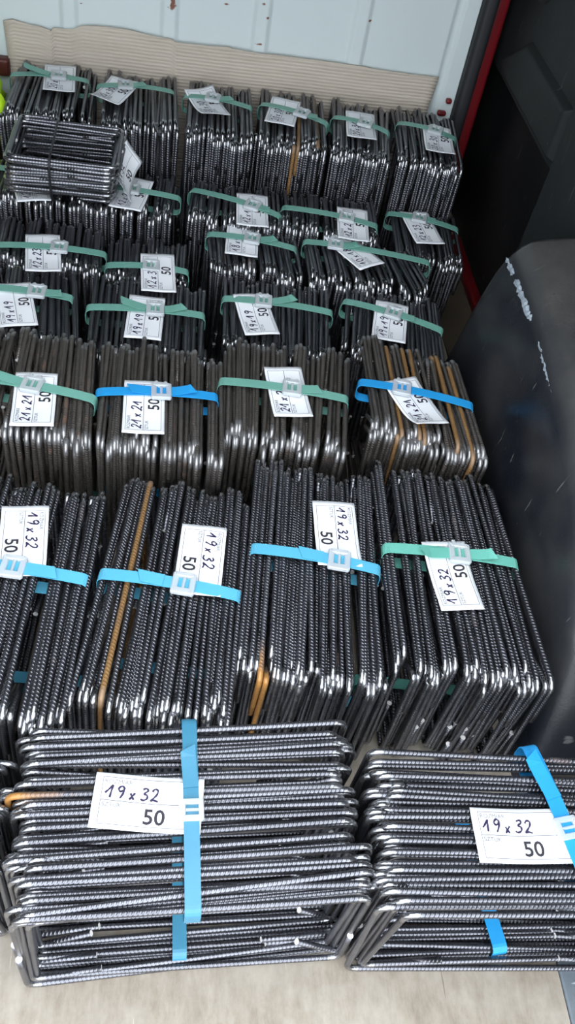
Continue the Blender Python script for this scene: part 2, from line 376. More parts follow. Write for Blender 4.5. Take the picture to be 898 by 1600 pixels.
# corrugated cardboard sheet leaning on the bulkhead
def cardboard():
    m, N, L, B = mat('corrugated_card')
    tc = N.new('ShaderNodeTexCoord'); mp = N.new('ShaderNodeMapping'); L.new(tc.outputs['Object'], mp.inputs[0]); mp.inputs['Scale'].default_value = (1, 1, 12)
    c = mixc(N, L, noise(N, L, mp.outputs[0], 9, 4), (0.40, 0.345, 0.28), (0.53, 0.47, 0.40))
    L.new(c, B.inputs['Base Color']); B.inputs['Roughness'].default_value = 0.85
    top = [(-30.8, 36.3), (-29, 36.7), (-25, 36.2), (-22.4, 35.7), (-22.0, 36.3), (-19, 36.4), (-16.9, 37.2), (-12, 37.7), (-4, 37.1), (-0.6, 36.9), (0.2, 36.5), (10, 36.6), (20, 36.2), (35, 36.0), (45, 35.8), (51, 35.6)]
    def ztop(x):
        for (a, za), (b, zb) in zip(top, top[1:]):
            if a <= x <= b: return za+(zb-za)*(x-a)/(b-a)
        return top[-1][1]
    xs = sorted(set([t[0] for t in top] + [-30.8+81.8*i/50 for i in range(51)]))
    per = 0.62; nz = int(28/per)*6; z0 = 8.0
    v = []; f = []; nx = len(xs)
    r2 = random.Random(5)
    for j in range(nz+1):
        for x in xs:
            zt = ztop(x); z = zt-(zt-z0)*j/nz
            xx = x
            if x > 49: xx = x - 1.3*max(0, (zt-z)/12)*((x-49)/2)
            if x < -29.9: xx = x + 0.45*(zt-z)/8
            ph = (z/per)*2*math.pi + 0.5*math.sin(x*0.21)+0.25*math.sin(x*0.9)
            lean = WY-0.75 - 0.5*math.sin((x+31)/82*math.pi) - (36-z)*0.02 - (0.25 if -17.5 < x < -16.3 or 19.6 < x < 20.6 else 0)*0
            crease = 0.25*math.exp(-((x-9.5)/0.5)**2)
            v.append((xx, lean-0.24*abs(math.sin(ph/2))+crease, z))
    for j in range(nz):
        for i in range(nx-1): f.append((j*nx+i, j*nx+i+1, (j+1)*nx+i+1, (j+1)*nx+i))
    o = mesh_obj('cardboard_sheet', v, [q[::-1] for q in f], m, None, True)
    so = o.modifiers.new('thick', 'SOLIDIFY'); so.thickness = 0.3*S; so.offset = -1
    tag(o, 'long sheet of grey-brown corrugated cardboard with torn top edge against white bulkhead', 'cardboard')
cardboard()

# ------------------------------------------------------------------ stirrups
RB = 0.335
def stirrup_mesh(name, Lq, h, corner, seed, sides, hook):
    """one bent bar: closed rectangle with both ends overlapping at one corner; origin at the bottom middle; y along, z up, x across"""
    r = random.Random(seed)
    hy = Lq/2-RB; b0 = RB; b1 = h-RB
    e = lambda s=0.25: r.uniform(-s, s)
    straight = hook < 0; hook = abs(hook)
    a, b = hook*r.uniform(0.75, 1.2), hook*r.uniform(0.75, 1.2)
    c = [(hy+e(), b1+e(.12)), (hy+e(), b0+e(.05)), (-hy+e(), b0+e(.05)), (-hy+e(), b1+e(.12))]
    ha = math.radians(0.5 if straight else r.choice((8, 18, 28, 38)))
    if ha > 0.4: a *= 0.75
    path = [(c[0][0]-a*math.cos(ha), b1-0.05-a*math.sin(ha)), c[0], c[1], c[2], c[3], (c[0][0]+0.05, c[0][1]+0.02), (hy+e(0.3), b1-b)]
    if corner in ('near_top', 'near_bottom'): path = [(-p[0], p[1]) for p in path]
    if corner in ('far_bottom', 'near_bottom'): path = [(p[0], h-p[1]) for p in path]
    R = 1.25
    pts = []                      # (u, v, bend)
    def put(u, v, bd): pts.append((u, v, bd))
    P = [Vector(p) for p in path]
    prev = P[0]; put(prev.x, prev.y, 0)
    for i in range(1, len(P)-1):
        d0 = (P[i]-P[i-1]).normalized(); d1 = (P[i+1]-P[i]).normalized()
        s0 = P[i]-d0*R; s1 = P[i]+d1*R
        n = max(2, int((s0-prev).length/5.0))
        for k in range(1, n):
            q = prev.lerp(s0, k/n); put(q.x, q.y, 0)
        q = s0 - d0*0.25; put(q.x, q.y, 0.0)
        for k in range(0, 7):
            t = k/6; q = s0.lerp(P[i], t).lerp(P[i].lerp(s1, t), t); put(q.x, q.y, 1.0 if 0 < k < 6 else 0.6)
        q = s1 + d1*0.25; put(q.x, q.y, 0.0)
        prev = q
    n = 3
    for k in range(1, n+1):
        q = prev.lerp(P[-1], k/n); put(q.x, q.y, 0)
    # lateral drift so that the two ends lie side by side, plus a slight bow
    N = len(pts); cum = [0.0]
    for i in range(1, N): cum.append(cum[-1]+math.hypot(pts[i][0]-pts[i-1][0], pts[i][1]-pts[i-1][1]))
    T = cum[-1]; bow = r.uniform(-0.25, 0.25); bow2 = r.uniform(-0.2, 0.2); flip = 1 if corner == 'far_top' else r.choice((-1, 1))
    C = [Vector((flip*(-0.37+0.74*cum[i]/T) + bow*math.sin(math.pi*cum[i]/T) + bow2*math.sin(2*math.pi*cum[i]/T), pts[i][0], pts[i][1])) for i in range(N)]
    v = []; f = []; uv = []; mi = []; bend = []
    X = Vector((1, 0, 0))
    for i in range(N):
        t = (C[min(i+1, N-1)]-C[max(i-1, 0)]).normalized()
        w = (X - t*X.dot(t)).normalized(); bb = t.cross(w)
        for k in range(sides):
            q = 2*math.pi*k/sides
            v.append(C[i]+w*(RB*math.cos(q))+bb*(RB*math.sin(q))); bend.append(pts[i][2])
    luv = []
    for i in range(N-1):
        for k in range(sides):
            l = (k+1) % sides
            f.append((i*sides+k, i*sides+l, (i+1)*sides+l, (i+1)*sides+k)); mi.append(0)
            luv += [cum[i], k/sides, cum[i], (k+1)/sides, cum[i+1], (k+1)/sides, cum[i+1], k/sides]
    f.append(tuple(range(sides))[::-1]); mi.append(1); luv += [0, 0]*sides
    f.append(tuple(range((N-1)*sides, N*sides))); mi.append(1); luv += [0, 0]*sides
    me = bpy.data.meshes.new(name)
    me.from_pydata([(p.x*S, p.y*S, p.z*S) for p in v], [], f)
    me.materials.append(M_STEEL); me.materials.append(M_CUT)
    me.polygons.foreach_set('material_index', mi)
    me.polygons.foreach_set('use_smooth', [m == 0 for m in mi])
    me.uv_layers.new(name='UVMap').data.foreach_set('uv', luv)
    at = me.attributes.new('bend', 'FLOAT', 'POINT'); at.data.foreach_set('value', bend)
    me.update(); return me
_lib = {}
def variants(Lq, h, sides, hook):
    k = (Lq, h)
    if k not in _lib:
        _lib[k] = {c: [stirrup_mesh('stirrup', Lq, h, c, int(Lq*100+h*7+j*13+hash_c), sides, hook) for j in range(3)]
                   for hash_c, c in enumerate(('far_top', 'near_top', 'near_bottom', 'far_bottom'))}
    return _lib[k]

def add_stirrups(root, ends, Lq, h, z0, n, seed, sides=8, hook=7.0, weights=(4, 3, 2, 1), material=None, rusty=(), lean=0.0, jit=1.0, drop=0.5, rusty_ends=()):
    """ends: near-first, far-first, near-last, far-last (x, y) of the top legs"""
    r = random.Random(seed); V = variants(Lq, h, sides, hook)
    n0, f0, n1, f1 = [Vector(p) for p in ends]; base = Vector(root.location)/S
    wob = [r.uniform(0, 6.28) for _ in range(4)]
    width = ((n0-n1).length+(f0-f1).length)/2*0.95
    m = max(6, int(width/0.86))                         # columns of bars side by side
    hooked = set(r.sample(range(1, m), min(4, m//5)))      # columns whose overlapping ends show at the far top edge
    gaps = [r.expovariate(1.0)**1.5*0.22 + (1.8 if j+1 in hooked else 0) for j in range(m-1)]; slack = max(0.0, width-m*2.05*RB); k = slack/sum(gaps)
    xs = [0.0]
    for g_ in gaps: xs.append(xs[-1]+(width-slack)/(m-1)*(m-1)/m+g_*k)
    xs = [x/xs[-1] for x in xs]
    slots = [(x, 0, j in hooked) for j, x in enumerate(xs)] + [(x+r.uniform(-.012, .012)+(0.02 if j in hooked else 0), 1, False) for j, x in enumerate(xs)]
    while len(slots) < n: slots.append((r.uniform(0.04, 0.96), 2, False))
    slots = sorted(slots[:n])
    def pick(fr): return {min((abs(s_[0]-q/49), j) for j, s_ in enumerate(slots) if s_[1] == 0)[1] for q in fr}
    rusty, rusty_ends = pick(rusty), pick(rusty_ends)
    for i, (t, layer, hk) in enumerate(slots):
        t = 0.03+0.94*min(1, max(0, t))
        a = n0.lerp(n1, t); b = f0.lerp(f1, t); c = (a+b)/2; d = (b-a).normalized(); side = Vector((d.y, -d.x))
        dy = jit*(r.gauss(0, 0.5) + 0.45*math.sin(t*17+wob[2]))
        c = c + side*r.uniform(-0.06, 0.06) + d*dy
        yaw = math.atan2(d.y, d.x)-math.pi/2 + jit*r.gauss(0, 0.009)
        me = r.choice(V['far_top' if hk else r.choices(('far_bottom', 'near_top', 'near_bottom'), weights[1:])[0]])
        o = bpy.data.objects.new('stirrup', me); COL.objects.link(o); o.parent = root
        z = z0 + (0.72, 0.04, 0.02)[layer] + (min(0.3, max(0.0, r.gauss(0.12, 0.15)))*min(jit, 1.1) if layer == 0 else r.uniform(0, 0.1))
        o.location = Vector((c.x-base.x, c.y-base.y, z-base.z))*S
        o.rotation_euler = (jit*r.gauss(0, 0.006), lean + jit*r.gauss(0, 0.011), yaw)
        m = M_RUST if i in rusty else M_RUSTEND if i in rusty_ends else material
        if i in rusty_ends: o.location -= Vector((d.x, d.y, 0))*1.2*S; o['label'] = 'stirrup with a rusty end'
        if m is not None:
            o.material_slots[0].link = 'OBJECT'; o.material_slots[0].material = m
            if m is M_RUST:
                o.material_slots[1].link = 'OBJECT'; o.material_slots[1].material = M_CUTR
                o['label'] = 'rusty orange stirrup'
    return root

# ------------------------------------------------------------------ strapping, buckles, tags
def strap(root, p, q, zt, zb, colour, width=1.6, rise=0.35, tail=None, name='strap', ext=0.45):
    """closed loop of flat band across p-q, from zt down to zb; tail = (position along, length, angle)"""
    p = Vector(p); q = Vector(q); d = (q-p).normalized(); w = Vector((-d.y, d.x)); Ln = (q-p).length
    base = Vector(root.location)/S
    prof = []; hh = (zt-zb)/2; zc = (zt+zb)/2; rr = min(0.8, hh*0.9)
    NT = 14
    for k in range(NT+1): t = k/NT; prof.append((-ext+rr+(Ln+2*ext-2*rr)*t, zt+rise*math.sin(math.pi*t)**0.8 if 0 < t < 1 else zt))
    for k in range(1, 5): a = math.pi/2*(1-k/4); prof.append((Ln+ext-rr+rr*math.cos(a), zt-rr+rr*math.sin(a)))
    for k in range(0, 5): a = -math.pi/2*k/4; prof.append((Ln+ext-rr+rr*math.cos(a), zb+rr+rr*math.sin(a)))
    for k in range(1, 7): prof.append((Ln+ext-rr-(Ln+2*ext-2*rr)*k/6, zb))
    for k in range(1, 5): a = -math.pi/2-math.pi/2*k/4; prof.append((-ext+rr+rr*math.cos(a), zb+rr+rr*math.sin(a)))
    for k in range(0, 4): a = math.pi-math.pi/2*k/4; prof.append((-ext+rr+rr*math.cos(a), zt-rr+rr*math.sin(a)))
    n = len(prof); v = []; uv = []; f = []; u = 0
    # outward normals for thickness
    cx = Ln/2; th = 0.07
    for ring in (0, 1):
        u = 0
        for i, (s, z) in enumerate(prof):
            a = prof[i-1]; b = prof[(i+1) % n]; tx, tz = b[0]-a[0], b[1]-a[1]; l = math.hypot(tx, tz) or 1; nx, nz = -tz/l, tx/l
            if i: u += math.hypot(s-prof[i-1][0], z-prof[i-1][1])
            for sg in (-1, 1):
                pt = p + d*(s+nx*th*ring) + w*(sg*width/2)
                v.append((pt.x-base.x, pt.y-base.y, z+nz*th*ring-base.z)); uv.append((u, (sg+1)/2*1.6))
    for i in range(n):
        j = (i+1) % n; o = 2*n
        f.append((o+2*i, o+2*i+1, o+2*j+1, o+2*j)); f.append((2*i+1, 2*i, 2*j, 2*j+1))
        f.append((2*i, o+2*i, o+2*j, 2*j)); f.append((o+2*i+1, 2*i+1, 2*j+1, o+2*j+1))
    if tail:
        for (pos, ln, ang, dz) in tail:
            dd = Vector((d.x*math.cos(ang)-d.y*math.sin(ang), d.x*math.sin(ang)+d.y*math.cos(ang))); ww = Vector((-dd.y, dd.x))
            st = p + d*(Ln*pos); zz = zt+rise*math.sin(math.pi*min(1, max(0, pos)))**0.8
            bb = len(v)
            for k in range(5):
                t = k/4; pt = st + dd*(ln*t); z = zz+0.16+dz*t*t
                for lay in (0, 1):
                    for sg in (-1, 1):
                        e = pt + ww*(sg*width/2) + (dd*(-0.5 if sg > 0 else 0.2) if k == 4 else dd*0)
                        v.append((e.x-base.x, e.y-base.y, z+0.07*lay-base.z)); uv.append((ln*t, (sg+1)/2*1.6))
            for k in range(4):
                i0 = bb+4*k; i1 = i0+4
                f += [(i0+2, i0+3, i1+3, i1+2), (i0+1, i0, i1, i1+1), (i0, i0+2, i1+2, i1), (i0+3, i0+1, i1+1, i1+3)]
            f += [(bb, bb+1, bb+3, bb+2), (bb+16, bb+18, bb+19, bb+17)]
    return mesh_obj(name, v, f, M_STRAP[colour], root, False, None, uv)

def rbox(g, x0, x1, y0, y1, z0, z1, c=0.12):
    """box with its upper and end edges cut"""
    v = []
    for z, k in ((z0, 0), (z1-c, 0), (z1, c)):
        a, b, e, d = x0+k, x1-k, y0+k, y1-k; q = 0.25*min(b-a, d-e)
        v += [(a+q, e, z), (b-q, e, z), (b, e+q, z), (b, d-q, z), (b-q, d, z), (a+q, d, z), (a, d-q, z), (a, e+q, z)]
    f = [(k*8+i, k*8+(i+1) % 8, k*8+8+(i+1) % 8, k*8+8+i) for k in (0, 1) for i in range(8)] + [tuple(range(16, 24)), tuple(range(7, -1, -1))]
    g.add(v, f)
def buckle(root, loc, ang, tilt=0.0, prongs=True, scale=0.86):
    g = Geo(); w, l = 1.6, 1.75                 # half sizes: along strap, across strap
    rbox(g, -w, -w+0.85, -l, l, 0, 0.55); rbox(g, w-0.85, w, -l, l, 0, 0.55)
    rbox(g, -0.22, 0.22, -l+0.1, l-0.1, 0.05, 0.5)
    rbox(g, -w+0.3, w-0.3, l-0.75, l, 0, 0.62); rbox(g, -w+0.3, w-0.3, -l, -l+0.95, 0, 0.58)
    if prongs:
        rbox(g, -1.05, -0.45, l-0.1, l+0.65, 0.05, 0.45); rbox(g, 0.35, 0.95, l-0.1, l+0.55, 0.05, 0.45)
    o = g.obj('buckle', M_BUCKLE, root)
    o.location = (Vector(loc)-Vector(root.location)/S)*S; o.rotation_euler = (tilt, 0, ang); o.scale = (scale, scale, 0.9)
    return o

_txt = {}
def text_geo(s, size, bold=0.0):
    k = (s, size, bold)
    if k not in _txt:
        cu = bpy.data.curves.new('lettering', 'FONT'); cu.body = s; cu.size = size; cu.offset = bold; cu.resolution_u = 3
        ob = bpy.data.objects.new('lettering', cu); COL.objects.link(ob)
        dg = bpy.context.evaluated_depsgraph_get(); me = bpy.data.meshes.new_from_object(ob.evaluated_get(dg))
        _txt[k] = ([tuple(v.co) for v in me.vertices], [tuple(p.vertices) for p in me.polygons])
        bpy.data.objects.remove(ob); bpy.data.curves.remove(cu); bpy.data.meshes.remove(me)
    return _txt[k]
GLYPH = {
 '0': [[(.3, 1), (.08, .75), (.05, .35), (.22, .02), (.45, .15), (.55, .55), (.45, .9), (.28, 1)]],
 '1': [[(-.05, .35), (.12, .6), (.34, 1.0)], [(.34, 1.0), (.36, .5), (.4, .02)]],
 '2': [[(.05, .78), (.2, 1), (.45, .92), (.45, .62), (.25, .3), (.05, .04), (.3, .1), (.62, .0)]],
 '3': [[(.05, .9), (.3, 1), (.48, .82), (.22, .56), (.48, .42), (.5, .15), (.25, .0), (.0, .1)]],
 '5': [[(.52, 1), (.15, .98)], [(.15, .98), (.1, .58), (.38, .6), (.5, .32), (.3, .03), (.02, .08)]],
 '8': [[(.45, .85), (.25, 1), (.08, .8), (.3, .55), (.5, .25), (.28, .0), (.06, .2), (.28, .52), (.46, .8)]],
 '9': [[(.48, .88), (.26, 1), (.08, .78), (.24, .56), (.46, .68), (.5, .9), (.5, .45), (.36, .0)]],
 'x': [[(.05, .55), (.2, .3), (.42, .02)], [(.42, .6), (.22, .28), (.06, .0)]],
}
def smooth(p, n=6):
    out = []
    for i in range(len(p)-1):
        a = p[max(0, i-1)]; b = p[i]; c = p[i+1]; d = p[min(len(p)-1, i+2)]
        for k in range(n):
            t = k/n
            out.append(tuple(0.5*((2*b[j])+(-a[j]+c[j])*t+(2*a[j]-5*b[j]+4*c[j]-d[j])*t*t+(-a[j]+3*b[j]-3*c[j]+d[j])*t**3) for j in (0, 1)))
    out.append(p[-1]); return out
def handwriting(s, x, y, hgt, seed, wdt=0.085):
    r = random.Random(seed); V = []; F = []
    for ch in s:
        if ch == ' ': x += 0.22*hgt; continue
        k = hgt*r.uniform(0.92, 1.08); dy = r.uniform(-.05, .05)*hgt; sl = r.uniform(0.05, 0.22)
        for st in GLYPH[ch]:
            q = [(x+(u+sl*w)*k, y+dy+w*k) for u, w in (smooth(st) if len(st) > 2 else st)]
            n = len(q); b = len(V)
            for i in range(n):
                a = q[max(0, i-1)]; c = q[min(n-1, i+1)]; tx, ty = c[0]-a[0], c[1]-a[1]; l = math.hypot(tx, ty) or 1
                ww = wdt*(0.75+0.5*abs(math.sin(i*0.35+seed)))
                V += [(q[i][0]-ty/l*ww, q[i][1]+tx/l*ww, 0), (q[i][0]+ty/l*ww, q[i][1]-tx/l*ww, 0)]
            F += [(b+2*i, b+2*i+1, b+2*i+3, b+2*i+2) for i in range(n-1)]
        x += (0.72 if ch != 'x' else 0.62)*k + 0.08*hgt
    return V, F
TW, TH = 10.5, 5.5
def paper_tag(root, centre, ang, z, text, seed, curl=(0.25, 0.0, 0.0), tilt=(0, 0), sag=0.0, count='50', name='tag'):
    """printed card: ROZMIAR above a hand-written size, SZTUK above the printed count"""
    r = random.Random(seed)
    c1, c2, c3 = curl
    def bend(x, y):
        u = x/(TW/2); w = y/(TH/2)
        return c1*u*u + c2*max(0, -u-0.1)**2*(0.6+0.4*w) + c3*max(0, u*0.6-w*0.6-0.25)**2 + 0.06*math.sin(u*4+seed) + 0.05*math.sin(w*3+u*2+seed)
    nx, ny = 18, 10; v = []; f = []
    for lay in (0, 1):
        for j in range(ny+1):
            for i in range(nx+1):
                x = -TW/2+TW*i/nx; y = -TH/2+TH*j/ny; v.append((x, y, bend(x, y)-0.03*lay))
    st = (nx+1)*(ny+1)
    for j in range(ny):
        for i in range(nx):
            a = j*(nx+1)+i; f.append((a, a+1, a+nx+2, a+nx+1)); f.append((st+a, st+a+nx+1, st+a+nx+2, st+a+1))
    edge = [i for i in range(nx+1)] + [(j)*(nx+1)+nx for j in range(1, ny+1)] + [ny*(nx+1)+i for i in range(nx-1, -1, -1)] + [j*(nx+1) for j in range(ny-1, 0, -1)]
    for a, b in zip(edge, edge[1:]+edge[:1]): f.append((a, st+a, st+b, b))
    o = mesh_obj(name, v, f, M_PAPER, root, True)
    o.location = (Vector((*centre, z))-Vector(root.location)/S)*S; o.rotation_euler = (tilt[0], tilt[1], ang)
    # printing
    def conform(V, F, dz=0.035):
        return [(x, y, bend(x, y)+dz) for x, y, _ in V], F
    def line(g, x0, y0, x1, y1, w=0.03, m=1):
        n = max(1, int(math.hypot(x1-x0, y1-y0)/0.6)); L_ = math.hypot(x1-x0, y1-y0); nx_, ny_ = -(y1-y0)/L_*w, (x1-x0)/L_*w
        V = []
        for k in range(n+1):
            x = x0+(x1-x0)*k/n; y = y0+(y1-y0)*k/n; V += [(x+nx_, y+ny_, 0), (x-nx_, y-ny_, 0)]
        g.add(*conform(V, [(2*k, 2*k+1, 2*k+3, 2*k+2) for k in range(n)], 0.03), m=m)
    def put(g, s, size, x, y, m, bold=0.0):
        V, F = text_geo(s, size, bold); g.add(*conform([(a+x, b+y, 0) for a, b, _ in V], F), m=m)
    x0, x1, y0, y1 = -TW/2+0.75, TW/2-0.75, -TH/2+0.45, TH/2-0.4
    g = Geo()
    line(g, x0, y0, x0, y1); line(g, x1, y0, x1, y1); line(g, x0, y0, x1, y0); line(g, x0, y1, x1, y1); line(g, x0, 0.02, x1, 0.02, 0.035)
    put(g, 'ROZMIAR', 0.62, x0+0.15, y1-0.62, 1); put(g, 'SZTUK', 0.62, x0+0.15, -0.62, 1)
    put(g, count, 2.15, -0.35, y0+0.28, 0, 0.035)
    g.obj('printing', [M_INK, M_GREY], o)
    if text:
        V, F = handwriting(text, x0+0.3, 0.30, 1.25, seed, 0.088)
        V, F = conform(V, F, 0.045); mesh_obj('handwriting', V, F, M_PEN, o)
    return o

GROUP = 'strapped bundles of bent rebar stirrups'
CCW, CW = math.pi/2, -math.pi/2
def bundle(label, ends, Lq, h, text, strap_ends, colour, tagpos, tagang, seed, z0=0.0, n=50, bpos=0.6, material=None, rusty=(), rusty_ends=(), sides=8, hook=7.0,
           lean=0.0, weights=(4, 3, 2, 1), curl=(0.25, 0, 0), tilt=(0, 0), low=None, tail=((0.62, 4.0, 0.12, 0.5),), jit=1.25, tag_dz=0.0, count='50', width=1.6, bang=None, prongs=True, bscale=0.86):
    cx = sum(p[0] for p in ends)/4; cy = sum(p[1] for p in ends)/4
    root = empty('stirrup_bundle', (cx, cy, z0), label, 'rebar bundle', GROUP)
    add_stirrups(root, ends, Lq, h, z0, n, seed, sides, hook, weights, material, rusty, lean, jit, 0.5, rusty_ends)
    zt = z0+h+1.08
    p, q = Vector(strap_ends[0]), Vector(strap_ends[1])
    strap(root, p, q, zt+0.15, zt-2.6, colour, width, 0.45, tail)
    if low:
        lp, lq = low; strap(root, lp, lq, z0+2.4, z0+0.12, colour, width, 0.0, None)
    d = (q-p).normalized(); s = p.lerp(q, bpos); rise = 0.45*math.sin(math.pi*bpos)**0.8
    buckle(root, (s.x, s.y, zt+0.05+rise), math.atan2(d.y, d.x) if bang is None else bang, 0.0, prongs, bscale)
    if text is not None:
        paper_tag(root, tagpos, tagang, zt+0.12+tag_dz, text, seed+100, curl, tilt, count=count)
    return root
rad = math.radians

# --- front row: two bundles lying across the floor (and the end of a third)
bundle('whole bundle lying crosswise in front, white tag under its blue strap, one rusty bar end',
       [(-12.2, 43.2), (20.9, 44.6), (-11.3, 24.4), (22.0, 26.2)], 33.2, 19.4, '19 x 32', ((4.5, 44.0), (5.0, 25.4)), 'teal', (0.6, 35.2), rad(-4.5), 11,
       bpos=0.52, sides=12, hook=8.5, rusty_ends=(18, 19), low=((4.2, 46.0), (4.7, 26.6)), tail=((0.40, 4.2, 3.2, 0.2),), weights=(3, 3, 2, 2), width=1.5, jit=1.35, prongs=False, bscale=0.68)
bundle('bundle lying crosswise in the near right corner, tag under a bright blue strap',
       [(23.6, 41.3), (55.8, 40.0), (22.9, 24.6), (55.4, 24.0)], 32.6, 19.4, '19 x 32', ((40.9, 41.2), (43.6, 24.9)), 'blue', (37.9, 31.7), rad(-1), 12,
       bpos=0.55, sides=12, hook=8.5, low=((38.2, 43.5), (40.2, 26.2)), tail=((0.36, 5.0, 3.3, 0.4),), weights=(3, 3, 2, 2), width=1.7, jit=1.1, prongs=False, bscale=0.72)
bundle('bundle mostly cut off by the left frame edge, only its bar ends showing',
       [(-46.5, 42.5), (-14.2, 42.3), (-46.0, 29.5), (-13.2, 29.5)], 32.4, 18.8, None, ((-30, 42), (-30, 29)), 'teal', (0, 0), 0, 13, sides=12, n=36)
# --- row of 19 x 32 bundles standing lengthwise
bundle('19 x 32 bundle at the left frame edge, pale blue strap, tag reading downwards',
       [(-25.2, 45.8), (-22.8, 78.2), (-8.2, 43.4), (-6.3, 75.6)], 32.4, 19.4, '19 x 32', ((-24.5, 63.9), (-7.6, 61.7)), 'pale', (-15.0, 67.0), rad(-86), 21,
       bpos=0.53, sides=10, low=((-24.5, 60), (-7.4, 59)), tail=((0.6, 3.8, -0.04, 0.1),), prongs=False, jit=1.35)
bundle('19 x 32 bundle with one long rusty bar, behind the whole crosswise bundle',
       [(-8.0, 46.2), (-3.6, 78.9), (9.2, 44.1), (12.2, 76.6)], 32.6, 19.4, '19 x 32', ((-5.6, 62.6), (9.9, 60.1)), 'pale', (5.7, 65.1), rad(-95.5), 22,
       bpos=0.60, sides=10, low=((-6, 62), (10.2, 60)), tail=((0.45, 3.0, 3.1, 0.1),), rusty=(9,), prongs=False, jit=1.35)
bundle('19 x 32 bundle with pale blue strap, between the mint strapped and long rusty ones',
       [(9.6, 51.8), (13.2, 82.6), (26.6, 48.6), (29.0, 80.0)], 32.2, 19.4, '19 x 32', ((12.2, 67.2), (27.3, 64.6)), 'pale', (22.7, 70.0), rad(-91), 23,
       bpos=0.68, sides=10, low=((10.5, 58.5), (27.5, 56.5)), tail=((0.55, 3.0, 3.1, 0.1),), rusty_ends=(7,), prongs=False, tilt=(0, 0), jit=1.35)
bundle('19 x 32 bundle with mint green strap and tag below it, touching the wheel arch',
       [(27.4, 51.2), (29.2, 82.9), (46.2, 50.4), (46.0, 80.2)], 32.0, 19.4, '19 x 32', ((29.0, 68.1), (45.5, 66.4)), 'mint', (36.6, 64.0), rad(94), 24,
       bpos=0.55, sides=10, low=((28, 60), (46, 58)), tail=((0.60, 3.6, 0.02, 0.7), (0.52, 4.6, 3.36, 0.5)), weights=(4, 2, 2, 2), jit=1.35)
# --- row of 21 x 21 bundles
bundle('21 x 21 bundle at the left frame edge, green strap, weathered brownish bars',
       [(-25.4, 85.6), (-25.0, 105.4), (-8.2, 83.2), (-9.2, 104.0)], 21.2, 21.0, '21 x 21', ((-24.8, 93.4), (-8.9, 90.6)), 'green', (-16.3, 89.6), rad(93), 31,
       bpos=0.50, material=M_BROWN, hook=6.5, tail=((0.42, 4.0, 3.0, 0.2),), low=((-24, 92), (-9, 91)))
bundle('21 x 21 bundle with bright blue strap, upright tag, no rusty bars',
       [(-8.0, 83.8), (-8.3, 104.2), (8.3, 81.6), (8.6, 102.2)], 21.2, 21.0, '21 x 21', ((-8.1, 92.0), (7.6, 92.5)), 'blue', (-2.0, 89.4), rad(91), 32,
       bpos=0.53, material=M_BROWN, hook=6.5, tail=((0.60, 3.4, 0.10, 0.5), (0.50, 4.0, 3.10, 0.2)), low=((-8, 92), (8, 92)))
bundle('21 x 21 bundle with green strap, between the two bright blue strapped ones',
       [(8.4, 86.2), (9.0, 106.4), (25.4, 84.6), (28.3, 104.8)], 21.0, 21.0, '21 x 21', ((8.6, 95.9), (26.2, 93.8)), 'green', (17.9, 94.4), rad(95), 33,
       bpos=0.56, material=M_BROWN, hook=6.5, weights=(3, 4, 2, 1), tail=((0.60, 3.4, 0.1, 0.2),), low=((8.5, 96), (26.4, 94)), curl=(0.3, 0, 0))
bundle('21 x 21 bundle with bright blue strap, several rusty bars and a curled tag',
       [(29.4, 91.4), (30.0, 107.6), (45.6, 84.6), (45.3, 104.2)], 21.0, 21.0, '21 x 21', ((29.0, 97.7), (44.9, 94.1)), 'blue', (36.4, 93.8), rad(108), 34,
       bpos=0.36, material=M_BROWN, hook=6.5, rusty=(14, 20, 21, 27, 37, 44), weights=(5, 1, 2, 1), tail=(), low=None, curl=(0.2, 1.6, 0), tilt=(0, 0))
# --- row of 19 x 19 bundles
bundle('19 x 19 bundle at the left frame edge, green strap, tag tilted',
       [(-29.5, 106.4), (-29.5, 124.4), (-12.4, 104.8), (-14.4, 123.2)], 19.0, 19.0, '19 x 19', ((-29.6, 116.2), (-14.2, 115.3)), 'green', (-21.9, 112.4), rad(103), 41,
       bpos=0.68, hook=6, tail=((0.74, 3.0, -0.1, 0.4),))
bundle('19 x 19 bundle second from left in its row, strap tail crossing its tag',
       [(-10.6, 104.6), (-10.8, 123.2), (6.3, 103.2), (6.8, 121.8)], 19.0, 19.0, '19 x 19', ((-11.2, 113.3), (6.0, 113.4)), 'green', (-2.7, 111.6), rad(88), 42,
       bpos=0.58, hook=6, tail=((0.66, 3.2, 0.2, 0.5), (0.5, 4.2, 2.85, 0.4)))
bundle('19 x 19 bundle third from left in its row, tag left of centre',
       [(9.2, 107.6), (9.4, 126.0), (25.7, 106.6), (27.2, 123.4)], 18.6, 19.0, '19 x 19', ((9.6, 118.3), (26.6, 116.8)), 'green', (14.4, 114.6), rad(99), 43,
       bpos=0.36, hook=6, tail=((0.44, 3.8, 0.3, 0.6),))
bundle('19 x 19 bundle at the right end of its row, green strap',
       [(27.8, 109.0), (30.6, 126.6), (44.2, 106.4), (45.9, 121.6)], 17.6, 19.0, '19 x 19', ((29.4, 120.2), (44.6, 114.4)), 'green', (36.3, 115.4), rad(78), 44,
       bpos=0.50, hook=6, tail=((0.58, 2.4, -0.25, 0.4),))
